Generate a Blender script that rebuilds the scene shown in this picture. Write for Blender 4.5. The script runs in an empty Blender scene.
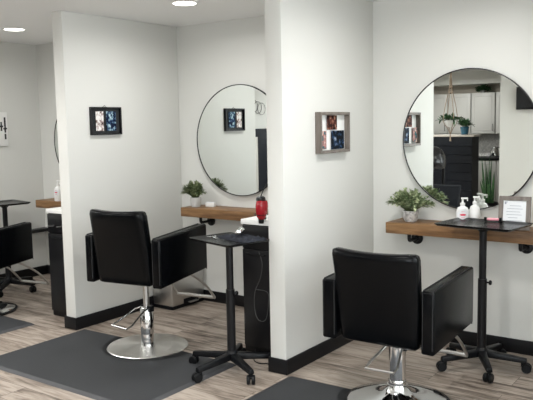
import bpy, bmesh, math, random
from mathutils import Vector, Matrix
random.seed(7)
S = bpy.context.scene
COL = S.collection
PI = math.pi
def rad(a): return math.radians(a)

# ------------------------------------------------------------------ materials
def mat(name, col=(0.5,0.5,0.5), rough=0.5, metal=0.0, **kw):
    m = bpy.data.materials.new(name); m.use_nodes = True
    b = m.node_tree.nodes['Principled BSDF']
    b.inputs['Base Color'].default_value = (*col, 1)
    b.inputs['Roughness'].default_value = rough
    b.inputs['Metallic'].default_value = metal
    for k, v in kw.items():
        b.inputs[k.replace('_', ' ')].default_value = v
    return m
def N(m, t, **kw):
    n = m.node_tree.nodes.new(t)
    for k, v in kw.items(): setattr(n, k, v)
    return n
def L(m, a, b): m.node_tree.links.new(a, b)
def B(m): return m.node_tree.nodes['Principled BSDF']
def coords(m, scale=(1,1,1), rot=(0,0,0)):
    tc = N(m, 'ShaderNodeTexCoord'); mp = N(m, 'ShaderNodeMapping')
    mp.inputs['Scale'].default_value = scale; mp.inputs['Rotation'].default_value = rot
    L(m, tc.outputs['Object'], mp.inputs['Vector']); return mp.outputs['Vector']
def ramp(m, fac, stops):
    r = N(m, 'ShaderNodeValToRGB'); e = r.color_ramp.elements
    while len(e) < len(stops): e.new(0.5)
    for i, (p, c) in enumerate(stops): e[i].position = p; e[i].color = (*c, 1)
    L(m, fac, r.inputs['Fac']); return r.outputs['Color']
def noise(m, vec, scale, detail=4, rough=0.5, dist=0):
    n = N(m, 'ShaderNodeTexNoise'); n.inputs['Scale'].default_value = scale; n.inputs['Detail'].default_value = detail
    n.inputs['Roughness'].default_value = rough; n.inputs['Distortion'].default_value = dist
    L(m, vec, n.inputs['Vector']); return n
def bump(m, h, strength=0.2, dist=0.01):
    b = N(m, 'ShaderNodeBump'); b.inputs['Strength'].default_value = strength; b.inputs['Distance'].default_value = dist
    L(m, h, b.inputs['Height']); L(m, b.outputs['Normal'], B(m).inputs['Normal'])

def paint(name, c, strength=0.06):
    m = mat(name, c, 0.75)
    v = coords(m)
    bump(m, noise(m, v, 160, 3).outputs['Fac'], strength, 0.002)
    return m
M = {}
M['wall'] = paint('wall_paint', (0.68, 0.682, 0.65))
M['ceil'] = paint('ceiling_texture', (0.84, 0.845, 0.84), 0.5)
M['kitchen_wall'] = paint('warm_wall_paint', (0.55, 0.50, 0.43))
M['base'] = mat('black_baseboard', (0.005, 0.005, 0.006), 0.5, Specular_IOR_Level=0.25)

# floor planks
m = mat('plank_floor', rough=0.42); M['floor'] = m
v = coords(m)
br = N(m, 'ShaderNodeTexBrick'); br.offset = 0.37; br.offset_frequency = 2
br.inputs['Scale'].default_value = 1; br.inputs['Brick Width'].default_value = 1.22; br.inputs['Row Height'].default_value = 0.18
br.inputs['Mortar Size'].default_value = 0.0016; br.inputs['Bias'].default_value = 0.0
br.inputs['Color1'].default_value = (0,0,0,1); br.inputs['Color2'].default_value = (1,1,1,1); br.inputs['Mortar'].default_value = (0.5,0.5,0.5,1)
L(m, v, br.inputs['Vector'])
sep = N(m, 'ShaderNodeVectorMath', operation='MULTIPLY_ADD'); sep.inputs[1].default_value = (3.1, 7.7, 1)
L(m, br.outputs['Color'], sep.inputs[0]); L(m, v, sep.inputs[2])
mp = N(m, 'ShaderNodeMapping'); mp.inputs['Scale'].default_value = (1.3, 11, 1); L(m, sep.outputs[0], mp.inputs['Vector'])
n1 = noise(m, mp.outputs['Vector'], 2.0, 8, 0.62, 0.8)
mp2 = N(m, 'ShaderNodeMapping'); mp2.inputs['Scale'].default_value = (4, 60, 1); L(m, sep.outputs[0], mp2.inputs['Vector'])
n2 = noise(m, mp2.outputs['Vector'], 2.5, 5, 0.6)
mx = N(m, 'ShaderNodeMath', operation='MULTIPLY_ADD'); mx.inputs[1].default_value = 0.30; L(m, n2.outputs['Fac'], mx.inputs[0]); L(m, n1.outputs['Fac'], mx.inputs[2])
mx2 = N(m, 'ShaderNodeMath', operation='MULTIPLY_ADD'); mx2.inputs[1].default_value = 0.13; L(m, br.outputs['Color'], mx2.inputs[0]); L(m, mx.outputs[0], mx2.inputs[2])
c = ramp(m, mx2.outputs[0], [(0.46, (0.040,0.029,0.021)), (0.55, (0.115,0.089,0.069)), (0.68, (0.27,0.222,0.182)), (0.83, (0.42,0.36,0.305))])
mm = N(m, 'ShaderNodeMix', data_type='RGBA'); L(m, br.outputs['Fac'], mm.inputs['Factor']); L(m, c, mm.inputs['A']); mm.inputs['B'].default_value = (0.06,0.045,0.035,1)
L(m, mm.outputs['Result'], B(m).inputs['Base Color'])
bump(m, n2.outputs['Fac'], 0.15, 0.002)

def wood(name, stops, sc=(2, 22, 22), rough=0.5):
    m = mat(name, rough=rough); v = coords(m, sc)
    n = noise(m, v, 1.6, 7, 0.6, 0.6)
    L(m, ramp(m, n.outputs['Fac'], stops), B(m).inputs['Base Color'])
    bump(m, n.outputs['Fac'], 0.2, 0.002); return m
M['shelf'] = wood('stained_shelf_wood', [(0.3,(0.105,0.048,0.017)), (0.5,(0.21,0.108,0.042)), (0.72,(0.33,0.19,0.085))])
M['greywood'] = wood('weathered_grey_wood', [(0.3,(0.11,0.092,0.078)), (0.7,(0.22,0.19,0.165))], (20,20,3))

def leather(name, c, rough):
    m = mat(name, c, rough); v = coords(m)
    vo = N(m, 'ShaderNodeTexVoronoi'); vo.inputs['Scale'].default_value = 320; L(m, v, vo.inputs['Vector'])
    B(m).inputs['Specular IOR Level'].default_value = 0.13
    bump(m, vo.outputs['Distance'], 0.12, 0.001); return m
M['leather'] = leather('black_vinyl', (0.002, 0.0024, 0.003), 0.21)
M['piping'] = mat('black_piping', (0.006,0.006,0.007), 0.4, Specular_IOR_Level=0.3)
M['plastic'] = mat('black_plastic', (0.004, 0.0045, 0.0055), 0.40, Specular_IOR_Level=0.22)
M['tray'] = mat('black_tray_plastic', (0.004, 0.0045, 0.0055), 0.25, Specular_IOR_Level=0.3)
M['blackmetal'] = mat('black_powder_coat', (0.005,0.005,0.006), 0.38, 0.0, Specular_IOR_Level=0.3)
M['chrome'] = mat('polished_chrome', (0.78,0.79,0.80), 0.09, 1.0)
M['steel'] = mat('brushed_steel', (0.58,0.57,0.55), 0.38, 1.0)
m = mat('radial_brushed_steel', (0.78,0.77,0.74), 0.24, 1.0, Anisotropic=1.0); M['radial'] = m; pass
tg = N(m, 'ShaderNodeTangent', direction_type='RADIAL', axis='Z'); L(m, tg.outputs[0], B(m).inputs['Tangent'])
M['mirror'] = mat('mirror_silver', (0.86,0.89,0.87), 0.0, 1.0)
m = mat('rubber_mat', (0.034,0.036,0.039), 0.6, Specular_IOR_Level=0.3); M['rubber'] = m
v = coords(m); n = noise(m, v, 420, 2); bump(m, n.outputs['Fac'], 0.4, 0.001)
M['rubber_edge'] = mat('rubber_mat_edge', (0.045,0.046,0.05), 0.5)
M['white'] = mat('white_gloss', (0.82,0.82,0.80), 0.3)
M['ceramic'] = mat('white_glazed_ceramic', (0.62,0.62,0.61), 0.25)
m = mat('silver_mottled_pot', rough=0.3, metal=0.35); M['silverpot'] = m
n = noise(m, coords(m), 45, 4); L(m, ramp(m, n.outputs['Fac'], [(0.35,(0.38,0.375,0.37)), (0.6,(0.80,0.79,0.78))]), B(m).inputs['Base Color'])
def leafmat(name, a, b_):
    m = mat(name, rough=0.5); n = noise(m, coords(m), 28, 2)
    L(m, ramp(m, n.outputs['Fac'], [(0.38, a), (0.62, b_)]), B(m).inputs['Base Color']); return m
M['leafA'] = leafmat('dusty_green_leaf', (0.05,0.09,0.03), (0.30,0.35,0.19))
M['leafB'] = leafmat('pale_green_leaf', (0.12,0.19,0.075), (0.50,0.55,0.34))
M['leafC'] = leafmat('deep_green_leaf', (0.012,0.05,0.018), (0.04,0.12,0.035))
M['soil'] = mat('dark_soil', (0.02,0.014,0.01), 0.9)
M['stem'] = mat('green_stem', (0.10,0.13,0.05), 0.6)
M['red'] = mat('red_glossy_plastic', (0.34,0.012,0.02), 0.2)
M['pink'] = mat('pink_plastic', (0.75,0.30,0.36), 0.35)
M['redprint'] = mat('red_print', (0.62,0.06,0.10), 0.5)
M['paper'] = mat('white_paper', (0.80,0.82,0.84), 0.6)
M['ink'] = mat('grey_ink', (0.30,0.33,0.38), 0.6)
M['darkink'] = mat('dark_ink', (0.02,0.022,0.025), 0.6)
M['navy'] = mat('black_painted_board', (0.006, 0.008, 0.013), 0.45, Specular_IOR_Level=0.3)
M['counter'] = mat('pale_counter_top', (0.62,0.58,0.52), 0.35)
M['cabinet'] = mat('light_grey_cabinet_paint', (0.50,0.49,0.465), 0.45)
M['bluepot'] = mat('blue_glazed_pot', (0.03,0.12,0.19), 0.25)
M['rope'] = mat('macrame_rope', (0.30,0.23,0.17), 0.9)
M['screen'] = mat('dark_screen', (0.006,0.006,0.008), 0.12)
M['clear'] = mat('clear_bottle_plastic', (0.78,0.78,0.78), 0.15)
m = mat('dark_towel', (0.02,0.025,0.04), 0.95); M['towel'] = m
n = noise(m, coords(m), 60, 4); L(m, ramp(m, n.outputs['Fac'], [(0.35,(0.003,0.004,0.008)), (0.7,(0.015,0.020,0.034))]), B(m).inputs['Base Color'])
bump(m, n.outputs['Fac'], 0.8, 0.006)
m = mat('patterned_tile', rough=0.3); M['tile'] = m
v = coords(m, (14,14,14)); vo = N(m, 'ShaderNodeTexVoronoi', feature='DISTANCE_TO_EDGE'); L(m, v, vo.inputs['Vector']); vo.inputs['Randomness'].default_value = 0.15
L(m, ramp(m, vo.outputs['Distance'], [(0.20,(0.85,0.83,0.80)), (0.25,(0.03,0.03,0.035))]), B(m).inputs['Base Color'])
def photomat(name, stops, scale):
    m = mat(name, rough=0.6, Specular_IOR_Level=0.08); n = noise(m, coords(m), scale, 3, 0.6)
    L(m, ramp(m, n.outputs['Fac'], stops), B(m).inputs['Base Color']); return m
M['photo_red'] = photomat('warm_portrait_print', [(0.45,(0.015,0.006,0.006)), (0.56,(0.14,0.045,0.03)), (0.70,(0.5,0.3,0.22))], 34)
M['photo_blue'] = photomat('blue_group_print', [(0.47,(0.004,0.006,0.010)), (0.58,(0.03,0.07,0.15)), (0.70,(0.45,0.5,0.6))], 30)
M['photo_pink'] = photomat('pink_teal_print', [(0.40,(0.03,0.14,0.16)), (0.5,(0.45,0.2,0.18)), (0.66,(0.8,0.68,0.62))], 30)
M['photo_pale'] = photomat('pale_print', [(0.36,(0.06,0.03,0.03)), (0.46,(0.5,0.4,0.38)), (0.56,(0.85,0.84,0.82))], 30)
M['photo_sky'] = photomat('blue_green_print', [(0.42,(0.006,0.01,0.03)), (0.50,(0.03,0.07,0.16)), (0.58,(0.30,0.45,0.5)), (0.68,(0.6,0.7,0.75))], 34)
m = mat('light_lens', (1,1,1), 0.5); B(m).inputs['Emission Color'].default_value = (1.0,0.96,0.90,1); B(m).inputs['Emission Strength'].default_value = 9; M['lens'] = m

# ------------------------------------------------------------------ mesh helpers
def bm_box(bm, x0, x1, y0, y1, z0, z1, bev=0, seg=2, mtx=None):
    return bm_hexa(bm, [(x0,y0,z0),(x1,y0,z0),(x1,y1,z0),(x0,y1,z0),(x0,y0,z1),(x1,y0,z1),(x1,y1,z1),(x0,y1,z1)], bev, seg, mtx)
def bm_hexa(bm, P, bev=0, seg=2, mtx=None):
    t = bmesh.new()
    vs = [t.verts.new(p) for p in P]
    for f in ((0,3,2,1),(4,5,6,7),(0,1,5,4),(1,2,6,5),(2,3,7,6),(3,0,4,7)): t.faces.new([vs[i] for i in f])
    if bev: bmesh.ops.bevel(t, geom=list(t.edges), offset=bev, segments=seg, profile=0.5, affect='EDGES')
    merge(bm, t, mtx)
def merge(bm, t, mtx=None):
    if mtx is not None: bmesh.ops.transform(t, matrix=mtx, verts=t.verts)
    me = bpy.data.meshes.new('tmp'); t.to_mesh(me); t.free(); bm.from_mesh(me); bpy.data.meshes.remove(me)
def bm_cyl(bm, a, b, r, r2=None, seg=24, caps=True):
    a, b = Vector(a), Vector(b); r2 = r if r2 is None else r2
    t = bmesh.new(); d = b - a
    bmesh.ops.create_cone(t, cap_ends=caps, segments=seg, radius1=r, radius2=r2, depth=d.length)
    q = d.to_track_quat('Z', 'Y').to_matrix().to_4x4()
    merge(bm, t, Matrix.Translation((a+b)/2) @ q)
def bm_tube(bm, pts, r, seg=8, closed=False):
    P = [Vector(p) for p in pts]; n = len(P); rings = []
    up = None
    for i, p in enumerate(P):
        if closed: t = (P[(i+1) % n] - P[i-1])
        else: t = (P[min(i+1, n-1)] - P[max(i-1, 0)])
        t.normalize()
        if up is None:
            up = t.orthogonal().normalized()
        up = (up - t*up.dot(t)).normalized(); s = t.cross(up)
        rr = r[i] if isinstance(r, (list, tuple)) else r
        rings.append([bm.verts.new(p + up*math.cos(2*PI*k/seg)*rr + s*math.sin(2*PI*k/seg)*rr) for k in range(seg)])
    for i in range(n if closed else n-1):
        A, C = rings[i], rings[(i+1) % n]
        for k in range(seg): bm.faces.new((A[k], A[(k+1) % seg], C[(k+1) % seg], C[k]))
    if not closed: bm.faces.new(rings[0][::-1]); bm.faces.new(rings[-1])
def bm_lathe(bm, prof, c=(0,0,0), seg=48, mtx=None):
    t = bmesh.new(); rings = []
    for r, z in prof:
        if r < 1e-6: rings.append([t.verts.new((0,0,z))])
        else: rings.append([t.verts.new((r*math.cos(2*PI*k/seg), r*math.sin(2*PI*k/seg), z)) for k in range(seg)])
    for A, C in zip(rings, rings[1:]):
        for k in range(seg):
            a, b = A[k % len(A)], A[(k+1) % len(A)]; d, e = C[k % len(C)], C[(k+1) % len(C)]
            f = [a, b, e, d]; g = []
            for x in f:
                if x not in g: g.append(x)
            if len(g) > 2: t.faces.new(g)
    merge(bm, t, Matrix.Translation(c) @ (mtx or Matrix()))
def smooth_path(pts, n=6):
    P = [Vector(p) for p in pts]; P = [2*P[0]-P[1]] + P + [2*P[-1]-P[-2]]; out = []
    for i in range(1, len(P)-2):
        for k in range(n):
            t = k/n; a, b, c, d = P[i-1:i+3]
            out.append(0.5*((2*b)+(c-a)*t+(2*a-5*b+4*c-d)*t*t+(3*b-a-3*c+d)*t**3))
    out.append(P[-2]); return out
def obj(name, bm, m, parent=None, smooth=True, angle=35, **props):
    bmesh.ops.recalc_face_normals(bm, faces=bm.faces)
    me = bpy.data.meshes.new(name); bm.to_mesh(me); bm.free()
    for p in me.polygons: p.use_smooth = smooth
    if smooth: me.set_sharp_from_angle(angle=rad(angle))
    me.materials.append(m)
    o = bpy.data.objects.new(name, me); COL.objects.link(o)
    if parent: o.parent = parent
    for k, v in props.items(): o[k] = v
    return o
def new(): return bmesh.new()
def boxo(name, dims, m, parent=None, bev=0, **props):
    bm = new(); bm_box(bm, *dims, bev=bev); return obj(name, bm, m, parent, smooth=bool(bev), **props)
def thing(name, label, cat, loc=(0,0,0), rz=0, group=None):
    o = bpy.data.objects.new(name, None); COL.objects.link(o); o.empty_display_size = 0.1
    o.location = loc; o.rotation_euler = (0,0,rz); o['label'] = label; o['category'] = cat
    if group: o['group'] = group
    return o
def copy_tree(o, parent=None):
    c = o.copy(); COL.objects.link(c)
    if parent: c.parent = parent
    for ch in list(o.children): copy_tree(ch, c)
    return c
def relabel(o, label, loc, rz):
    o['label'] = label; o.location = loc; o.rotation_euler = (0,0,rz)
def struct(name, dims, m, bev=0): return boxo(name, dims, m, bev=bev, kind='structure')

# ------------------------------------------------------------------ the room
H = 2.44; YB = 4.755
XL = -6.381; PA = (-4.497, -4.381); PB = (-2.565, -2.445); PC = (-0.64, -0.52)
YA, YBE = 3.503, 3.566
XR = 2.6; YR = -3.55
struct('floor', (XL-0.1, XR+0.1, YR-0.1, YB+0.1, -0.08, 0), M['floor'])
struct('ceiling', (XL-0.1, XR+0.1, YR-0.1, YB+0.1, H, H+0.08), M['ceil'])
struct('wall_back', (XL-0.1, XR+0.1, YB, YB+0.1, 0, H), M['wall'])
struct('wall_left', (XL-0.1, XL, YR, YB, 0, H), M['wall'])
struct('wall_right', (XR, XR+0.1, YR, YB, 0, H), M['wall'])
struct('wall_rear', (XL-0.1, XR+0.1, YR-0.1, YR, 0, H), M['kitchen_wall'])
struct('wall_reception', (-3.32, XR, -1.12, -1.0, 0, H), M['wall'])
struct('wall_partition_left', (PA[0], PA[1], YA, YB, 0, H), M['wall'], 0.006)
struct('wall_partition_middle', (PB[0], PB[1], YBE, YB, 0, H), M['wall'], 0.004)
struct('wall_partition_right', (PC[0], PC[1], 3.56, YB, 0, H), M['wall'], 0.004)
# added glowing pane with trim behind the camera, cool fill for the bays
m = mat('cool_fill_glow', (0.8,0.85,0.9), 0.4); B(m).inputs['Emission Color'].default_value = (0.90,0.96,1.0,1); B(m).inputs['Emission Strength'].default_value = 5.0; M['fill_glow'] = m
bm = new(); bm_box(bm, -1.2, 2.3, -0.998, -0.985, 0.75, 2.15)
obj('fill_pane_1', bm, M['fill_glow'], smooth=False, kind='structure')
bm = new()
for a in ((-1.26,2.36,0.69,0.75),(-1.26,2.36,2.15,2.21),(-1.26,-1.2,0.75,2.15),(2.3,2.36,0.75,2.15),(-0.05,0.0,0.75,2.15),(1.12,1.17,0.75,2.15)): bm_box(bm, a[0],a[1],-0.999,-0.95,a[2],a[3],0.003,1)
obj('trim_2', bm, M['white'], kind='structure')
bm = new(); bm_box(bm, XR-0.015, XR-0.002, 0.9, 4.4, 0.55, 2.2)
obj('fill_pane_2', bm, M['fill_glow'], smooth=False, kind='structure')  # second glowing pane with trim, added on the right wall as side fill
bm = new()
for a in ((0.84,4.46,0.49,0.55),(0.84,4.46,2.2,2.26),(0.84,0.9,0.55,2.2),(4.4,4.46,0.55,2.2),(2.62,2.68,0.55,2.2)): bm_box(bm, XR-0.05,XR-0.001,a[0],a[1],a[2],a[3],0.003,1)
obj('trim_3', bm, M['white'], kind='structure')
t_, hb = 0.013, 0.097
def wrap_base(name, X, Y0):
    bm = new()
    bm_box(bm, X[0]-t_, X[0], Y0, YB-t_, 0.001, hb, 0.002)
    bm_box(bm, X[1], X[1]+t_, Y0, YB-t_, 0.001, hb, 0.002)
    bm_box(bm, X[0]-t_, X[1]+t_, Y0-t_, Y0, 0.001, hb, 0.004)
    obj(name, bm, M['base'], kind='structure')
wrap_base('baseboard_partition_left', PA, YA)
wrap_base('baseboard_partition_middle', PB, YBE)
wrap_base('baseboard_partition_right', PC, 3.56)
struct('baseboard_left', (XL, XL+t_, YR, YB, 0.001, hb), M['base'], 0.002)
for nm, a, b in (('baseboard_back_left', XL+t_, PA[0]-t_), ('baseboard_back_middle', PA[1]+t_, PB[0]-t_), ('baseboard_back_right', PB[1]+t_, PC[0]-t_)):
    struct(nm, (a, b, YB-t_, YB, 0.001, hb), M['base'], 0.002)
struct('baseboard_reception', (-3.32, XR, -1.0, -1.0+t_, 0.001, hb), M['base'], 0.002)

# ------------------------------------------------------------------ ceiling lights
def make_can(label):
    t = thing('ceiling_light', label, 'ceiling light', group='round recessed ceiling lights')
    bm = new(); bm_lathe(bm, [(0.082,-0.004),(0.10,-0.006),(0.104,0.0),(0.082,0.0)], seg=40); obj('trim_ring', bm, M['white'], t)
    bm = new(); bm_lathe(bm, [(0,-0.004),(0.083,-0.0045),(0.083,0)], seg=40); obj('lens', bm, M['lens'], t)
    return t
cans = [(-5.50, 3.88, 'bright round ceiling light at the far left above the furthest styling bay'),
        (-3.49, 3.88, 'bright round ceiling light at the top edge above the middle styling bay'),
        (-1.55, 3.88, 'round ceiling light above the nearest styling bay on the right')]
for i, x in enumerate((-5.9, -4.35, -1.6, 0.8)):
    for y, w in ((2.1, 'behind the chairs'), (-0.35, 'near the reception')):
        cans.append((x, y, 'round ceiling light %s, %s' % (w, ('above the far left bay', 'in line with the middle bay', 'in line with the nearest bay', 'at the right side of the room')[i])))
cans.append((-4.6, -2.1, 'round ceiling light over the kitchen cabinets')) 
first = None
LP = {}
for i, (x, y, lab) in enumerate(cans):
    if first is None: c = first = make_can(lab)
    else: c = copy_tree(first)
    relabel(c, lab, (x, y, H-0.0005), 0)
    la = bpy.data.lights.new('downlight', 'AREA'); la.shape = 'DISK'; la.size = 0.16
    la.energy = 5.8 if y > 3 else (17.5 if y > 1 else 15.0)
    if y < -1.5: la.energy = 22
    if x < -5.8 and y > 1: la.energy = 30
    la.color = (1.0, 0.99, 0.975); la.spread = rad(168)
    lo = bpy.data.objects.new('downlight', la); COL.objects.link(lo); lo.location = (0, 0, -0.012); lo.parent = c

# ------------------------------------------------------------------ floor mats
def make_mat(label):
    t = thing('floor_mat', label, 'floor mat', group='rubber mats under the styling chairs')
    W, D, R0 = 0.76, 0.91, 0.345
    def outline(w, d, r, y1, z):
        pts = [(-w, y1-d, z), (w, y1-d, z), (w, y1, z)]
        n = 32
        a0 = 0
        pts += [(r*math.cos(a), y1 - r*math.sin(a), z) for a in [PI*k/n for k in range(n+1)]]
        pts += [(-w, y1, z)]
        return pts
    bm = new(); hb_ = 0.03
    lo = outline(W, D, R0, 0, 0.001)
    hi = [(-W+hb_, -D+hb_, 0.013), (W-hb_, -D+hb_, 0.013), (W-hb_, -0.012, 0.013)] + [((R0+0.012)*math.cos(a), -0.012*0 - (R0+0.012)*math.sin(a) - 0.004, 0.013) for a in [PI*k/32 for k in range(33)]] + [(-W+hb_, -0.012, 0.013)]
    A = [bm.verts.new(p) for p in lo]; C = [bm.verts.new(p) for p in hi]
    n = len(A)
    for i in range(n): bm.faces.new((A[i], A[(i+1) % n], C[(i+1) % n], C[i]))
    bm.faces.new(A[::-1])
    obj('bevelled_edge', bm, M['rubber_edge'], t, smooth=False)
    bm = new(); bm.faces.new([bm.verts.new((p[0], p[1], 0.0131)) for p in hi])
    bmesh.ops.triangulate(bm, faces=bm.faces)
    bmesh.ops.solidify(bm, geom=list(bm.faces), thickness=0.004) if False else None
    obj('mat_surface', bm, M['rubber'], t, smooth=False)
    return t
mt = make_mat('dark grey rubber mat under the middle chair with brushed steel base')
mt.location = (-3.578, 3.535, 0)
for lab, loc in (('dark rubber mat at the bottom right under the nearest chair with domed chrome base', (-1.655, 3.545, 0)),
                 ('dark rubber mat cut off at the left edge under the far left chair', (-5.55, 3.42, 0))):
    c = copy_tree(mt); relabel(c, lab, loc, 0)

# ------------------------------------------------------------------ styling chairs
def tri_curve_slab(bm, wb, wt, yb, yt, zb, zt, th, sag, dip, nx=14, nz=12, rnd=0.022):
    # curved upholstered slab; rear face is the -y side
    def P(u, v, s):  # u,v in -1..1, 0..1 ; s=0 rear, 1 front
        w = wb + (wt-wb)*v
        edge = max(0, abs(u)-0.90)/0.10
        ev = max(0, abs(v*2-1)-0.92)/0.08
        k = (edge**2 + ev**2)
        k = min(k, 1.0)
        y = yb + (yt-yb)*v**1.25 - sag*(1-u*u)*v
        off = th*s
        inset = rnd*k*(1 if s == 0 else -1)
        z = zb + (zt-zb)*v - dip*(1-u*u)*v**3
        # round the four corners of the outline
        R = 0.034; x = u*w; zc = (zb+zt)/2; hh = (zt-zb)/2
        dx = abs(x)-(w-R); dz = abs(z-zc)-(hh-R)
        if dx > 0 and dz > 0:
            hy = math.hypot(dx, dz); q = max(dx, dz)/hy
            x = math.copysign(w-R+dx*q, x); z = zc + math.copysign(hh-R+dz*q, z-zc)
        return (x, y + off + inset, z)
    G = {}
    for s in (0, 1):
        for i in range(nx+1):
            for j in range(nz+1):
                ui = math.sin((i/nx*2-1)*PI/2); vj = 0.5-0.5*math.cos(j/nz*PI)
                G[s,i,j] = bm.verts.new(P(ui, vj, s))
    for i in range(nx):
        for j in range(nz):
            bm.faces.new((G[0,i,j], G[0,i+1,j], G[0,i+1,j+1], G[0,i,j+1]))
            bm.faces.new((G[1,i,j+1], G[1,i+1,j+1], G[1,i+1,j], G[1,i,j]))
    for i in range(nx):
        bm.faces.new((G[0,i+1,0], G[0,i,0], G[1,i,0], G[1,i+1,0])); bm.faces.new((G[0,i,nz], G[0,i+1,nz], G[1,i+1,nz], G[1,i,nz]))
    for j in range(nz):
        bm.faces.new((G[0,0,j], G[0,0,j+1], G[1,0,j+1], G[1,0,j])); bm.faces.new((G[0,nx,j+1], G[0,nx,j], G[1,nx,j], G[1,nx,j+1]))
def make_chair(label, lift, domed, wt, loc, rz, body_rz, lever_rz, lever_z):
    t = thing('styling_chair', label, 'salon chair', loc, rz, 'salon chairs in the styling bays')
    br_ = Matrix.Rotation(body_rz, 4, 'Z')
    def put(o):
        o.rotation_euler = (0,0,body_rz); o.location = (0,0,lift); return o
    # backrest
    bm = new(); tri_curve_slab(bm, 0.226, wt, -0.248, -0.322, 0.395, 0.912, 0.085, 0.034, 0.010)
    bk = put(obj('backrest', bm, M['leather'], t, angle=60))
    bm = new()
    pts = []
    for k in range(25):
        u = -1+2*k/24; pts.append((u*(wt-0.036), -0.322-0.034*(1-u*u*0.75)+0.019, 0.912-0.010*(1-u*u*0.75)-0.001))
    bm_tube(bm, pts, 0.004, 6)
    obj('piping', bm, M['piping'], bk)
    # armrests
    for s in (-1, 1):
        bm = new(); xi, xo = s*0.245, (0.318 if s > 0 else (-0.332 if domed else -0.312))
        x0, x1 = min(xi, xo), max(xi, xo)
        y0, y1 = -0.258, 0.326
        bm_hexa(bm, [(x0,y0,0.392),(x1,y0,0.392),(x1,y1,0.428),(x0,y1,0.428),(x0,y0,0.722),(x1,y0,0.722),(x1,y1,0.752),(x0,y1,0.752)], 0.013, 3)
        ar = put(obj('armrest', bm, M['leather'], t, angle=50))
        for sx in (x0+0.010, x1-0.010):
            bm = new()
            bm_tube(bm, [(sx, y0+0.001, 0.42), (sx, y0+0.001, 0.712), (sx, y0+0.016, 0.7245), (sx, y1-0.02, 0.7515), (sx, y1-0.001, 0.742), (sx, y1-0.001, 0.42)], 0.0032, 6)
            obj('seam_piping', bm, M['piping'], ar)
    # seat
    bm = new(); bm_box(bm, -0.243, 0.243, -0.18, 0.31, 0.455, 0.565, 0.03, 3); put(obj('seat', bm, M['leather'], t, angle=60))
    bm = new(); bm_box(bm, -0.21, 0.21, -0.20, 0.27, 0.41, 0.456, 0.008, 2); bm_box(bm, -0.09, 0.09, -0.14, 0.14, 0.375, 0.41, 0.004, 2)
    put(obj('seat_frame', bm, M['blackmetal'], t))
    # base
    bm = new()
    if domed:
        bm_lathe(bm, [(0,0.014),(0.276,0.014),(0.279,0.019),(0.27,0.025),(0.20,0.033),(0.12,0.046),(0.078,0.068),(0.058,0.10),(0.056,0.112),(0,0.112)], seg=96)
        obj('base_plate', bm, M['chrome'], t)
        bm = new(); bm_lathe(bm, [(0.27,0.0015),(0.292,0.0015),(0.297,0.012),(0.281,0.018),(0.27,0.014)], seg=96); obj('rubber_rim', bm, M['plastic'], t)
    else:
        bm_lathe(bm, [(0,0.002),(0.284,0.002),(0.287,0.006),(0.287,0.013),(0.283,0.017),(0.06,0.024),(0,0.024)], seg=96)
        obj('base_plate', bm, M['radial'], t, angle=25)
    bm = new()
    if domed: bm_lathe(bm, [(0.047,0.11),(0.047,0.375),(0,0.375)]); bm_lathe(bm, [(0.050,0.105),(0.054,0.125),(0.048,0.14)])
    else: bm_lathe(bm, [(0.050,0.02),(0.047,0.06),(0.045,0.07),(0.045,0.29),(0.038,0.30),(0,0.30)])
    obj('hydraulic_column', bm, M['chrome'], t)
    if not domed:
        bm = new(); bm_cyl(bm, (0,0,0.29), (0,0,0.385+lift), 0.021); obj('piston', bm, M['steel'], t)
        bm = new(); bm_lathe(bm, [(0.0475,0.11),(0.0475,0.245),(0.0452,0.25),(0.0452,0.105)]); obj('column_sleeve', bm, M['chrome'], t)
    # pump lever (a U bar)
    lv = []
    w = 0.082
    z0 = 0.29 if not domed else 0.33
    path = [(w*0.55, 0.01, z0+0.005), (w*0.6, -0.06, z0), (w, -0.20, lever_z+0.012), (w, -0.245, lever_z), (-w, -0.245, lever_z), (-w, -0.20, lever_z+0.012), (-w*0.6, -0.06, z0), (-w*0.55, 0.01, z0+0.005)]
    bm = new(); bm_tube(bm, path, 0.0065, 8)
    l_ = obj('pump_lever', bm, M['chrome'] if not domed else M['steel'], t); l_.rotation_euler = (0,0,lever_rz)
    bm = new(); bm_cyl(bm, (-0.056,0.0,z0+0.003), (0.056,0.0,z0+0.003), 0.014, seg=16); bm_box(bm, 0.03,0.062,-0.02,0.02,z0-0.02,z0+0.02,0.004)
    h_ = obj('lever_hub', bm, M['plastic'], l_)
    # footrest
    bm = new(); fw_ = 0.17
    for s in (-1, 1):
        bm_tube(bm, smooth_path([(s*0.15, 0.20, 0.405), (s*0.155, 0.33, 0.37), (s*0.165, 0.52, 0.25), (s*fw_, 0.635, 0.135), (s*(fw_-0.012), 0.655, 0.118)], 6), 0.0095, 8)
    bm_tube(bm, [(-fw_-0.004, 0.648, 0.120), (fw_+0.004, 0.648, 0.120)], 0.013, 10)
    put(obj('footrest', bm, M['steel'], t))
    return t
chA = make_chair('black vinyl chair on a flat brushed steel disc base, in the middle bay', 0.112, False, 0.222, (-3.590,3.492,0), 0, rad(8.8), rad(-5), 0.205)
chB = make_chair('nearest black vinyl chair, on a domed chrome base with black rim, at lower right', 0.0, True, 0.245, (-1.673,3.536,0), 0, rad(0.6), rad(3), 0.262)
chC = make_chair('black vinyl chair cut off by the left edge, in the far bay', 0.0, True, 0.234, (-5.55,3.43,0), 0, rad(10), rad(0), 0.25)

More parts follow.
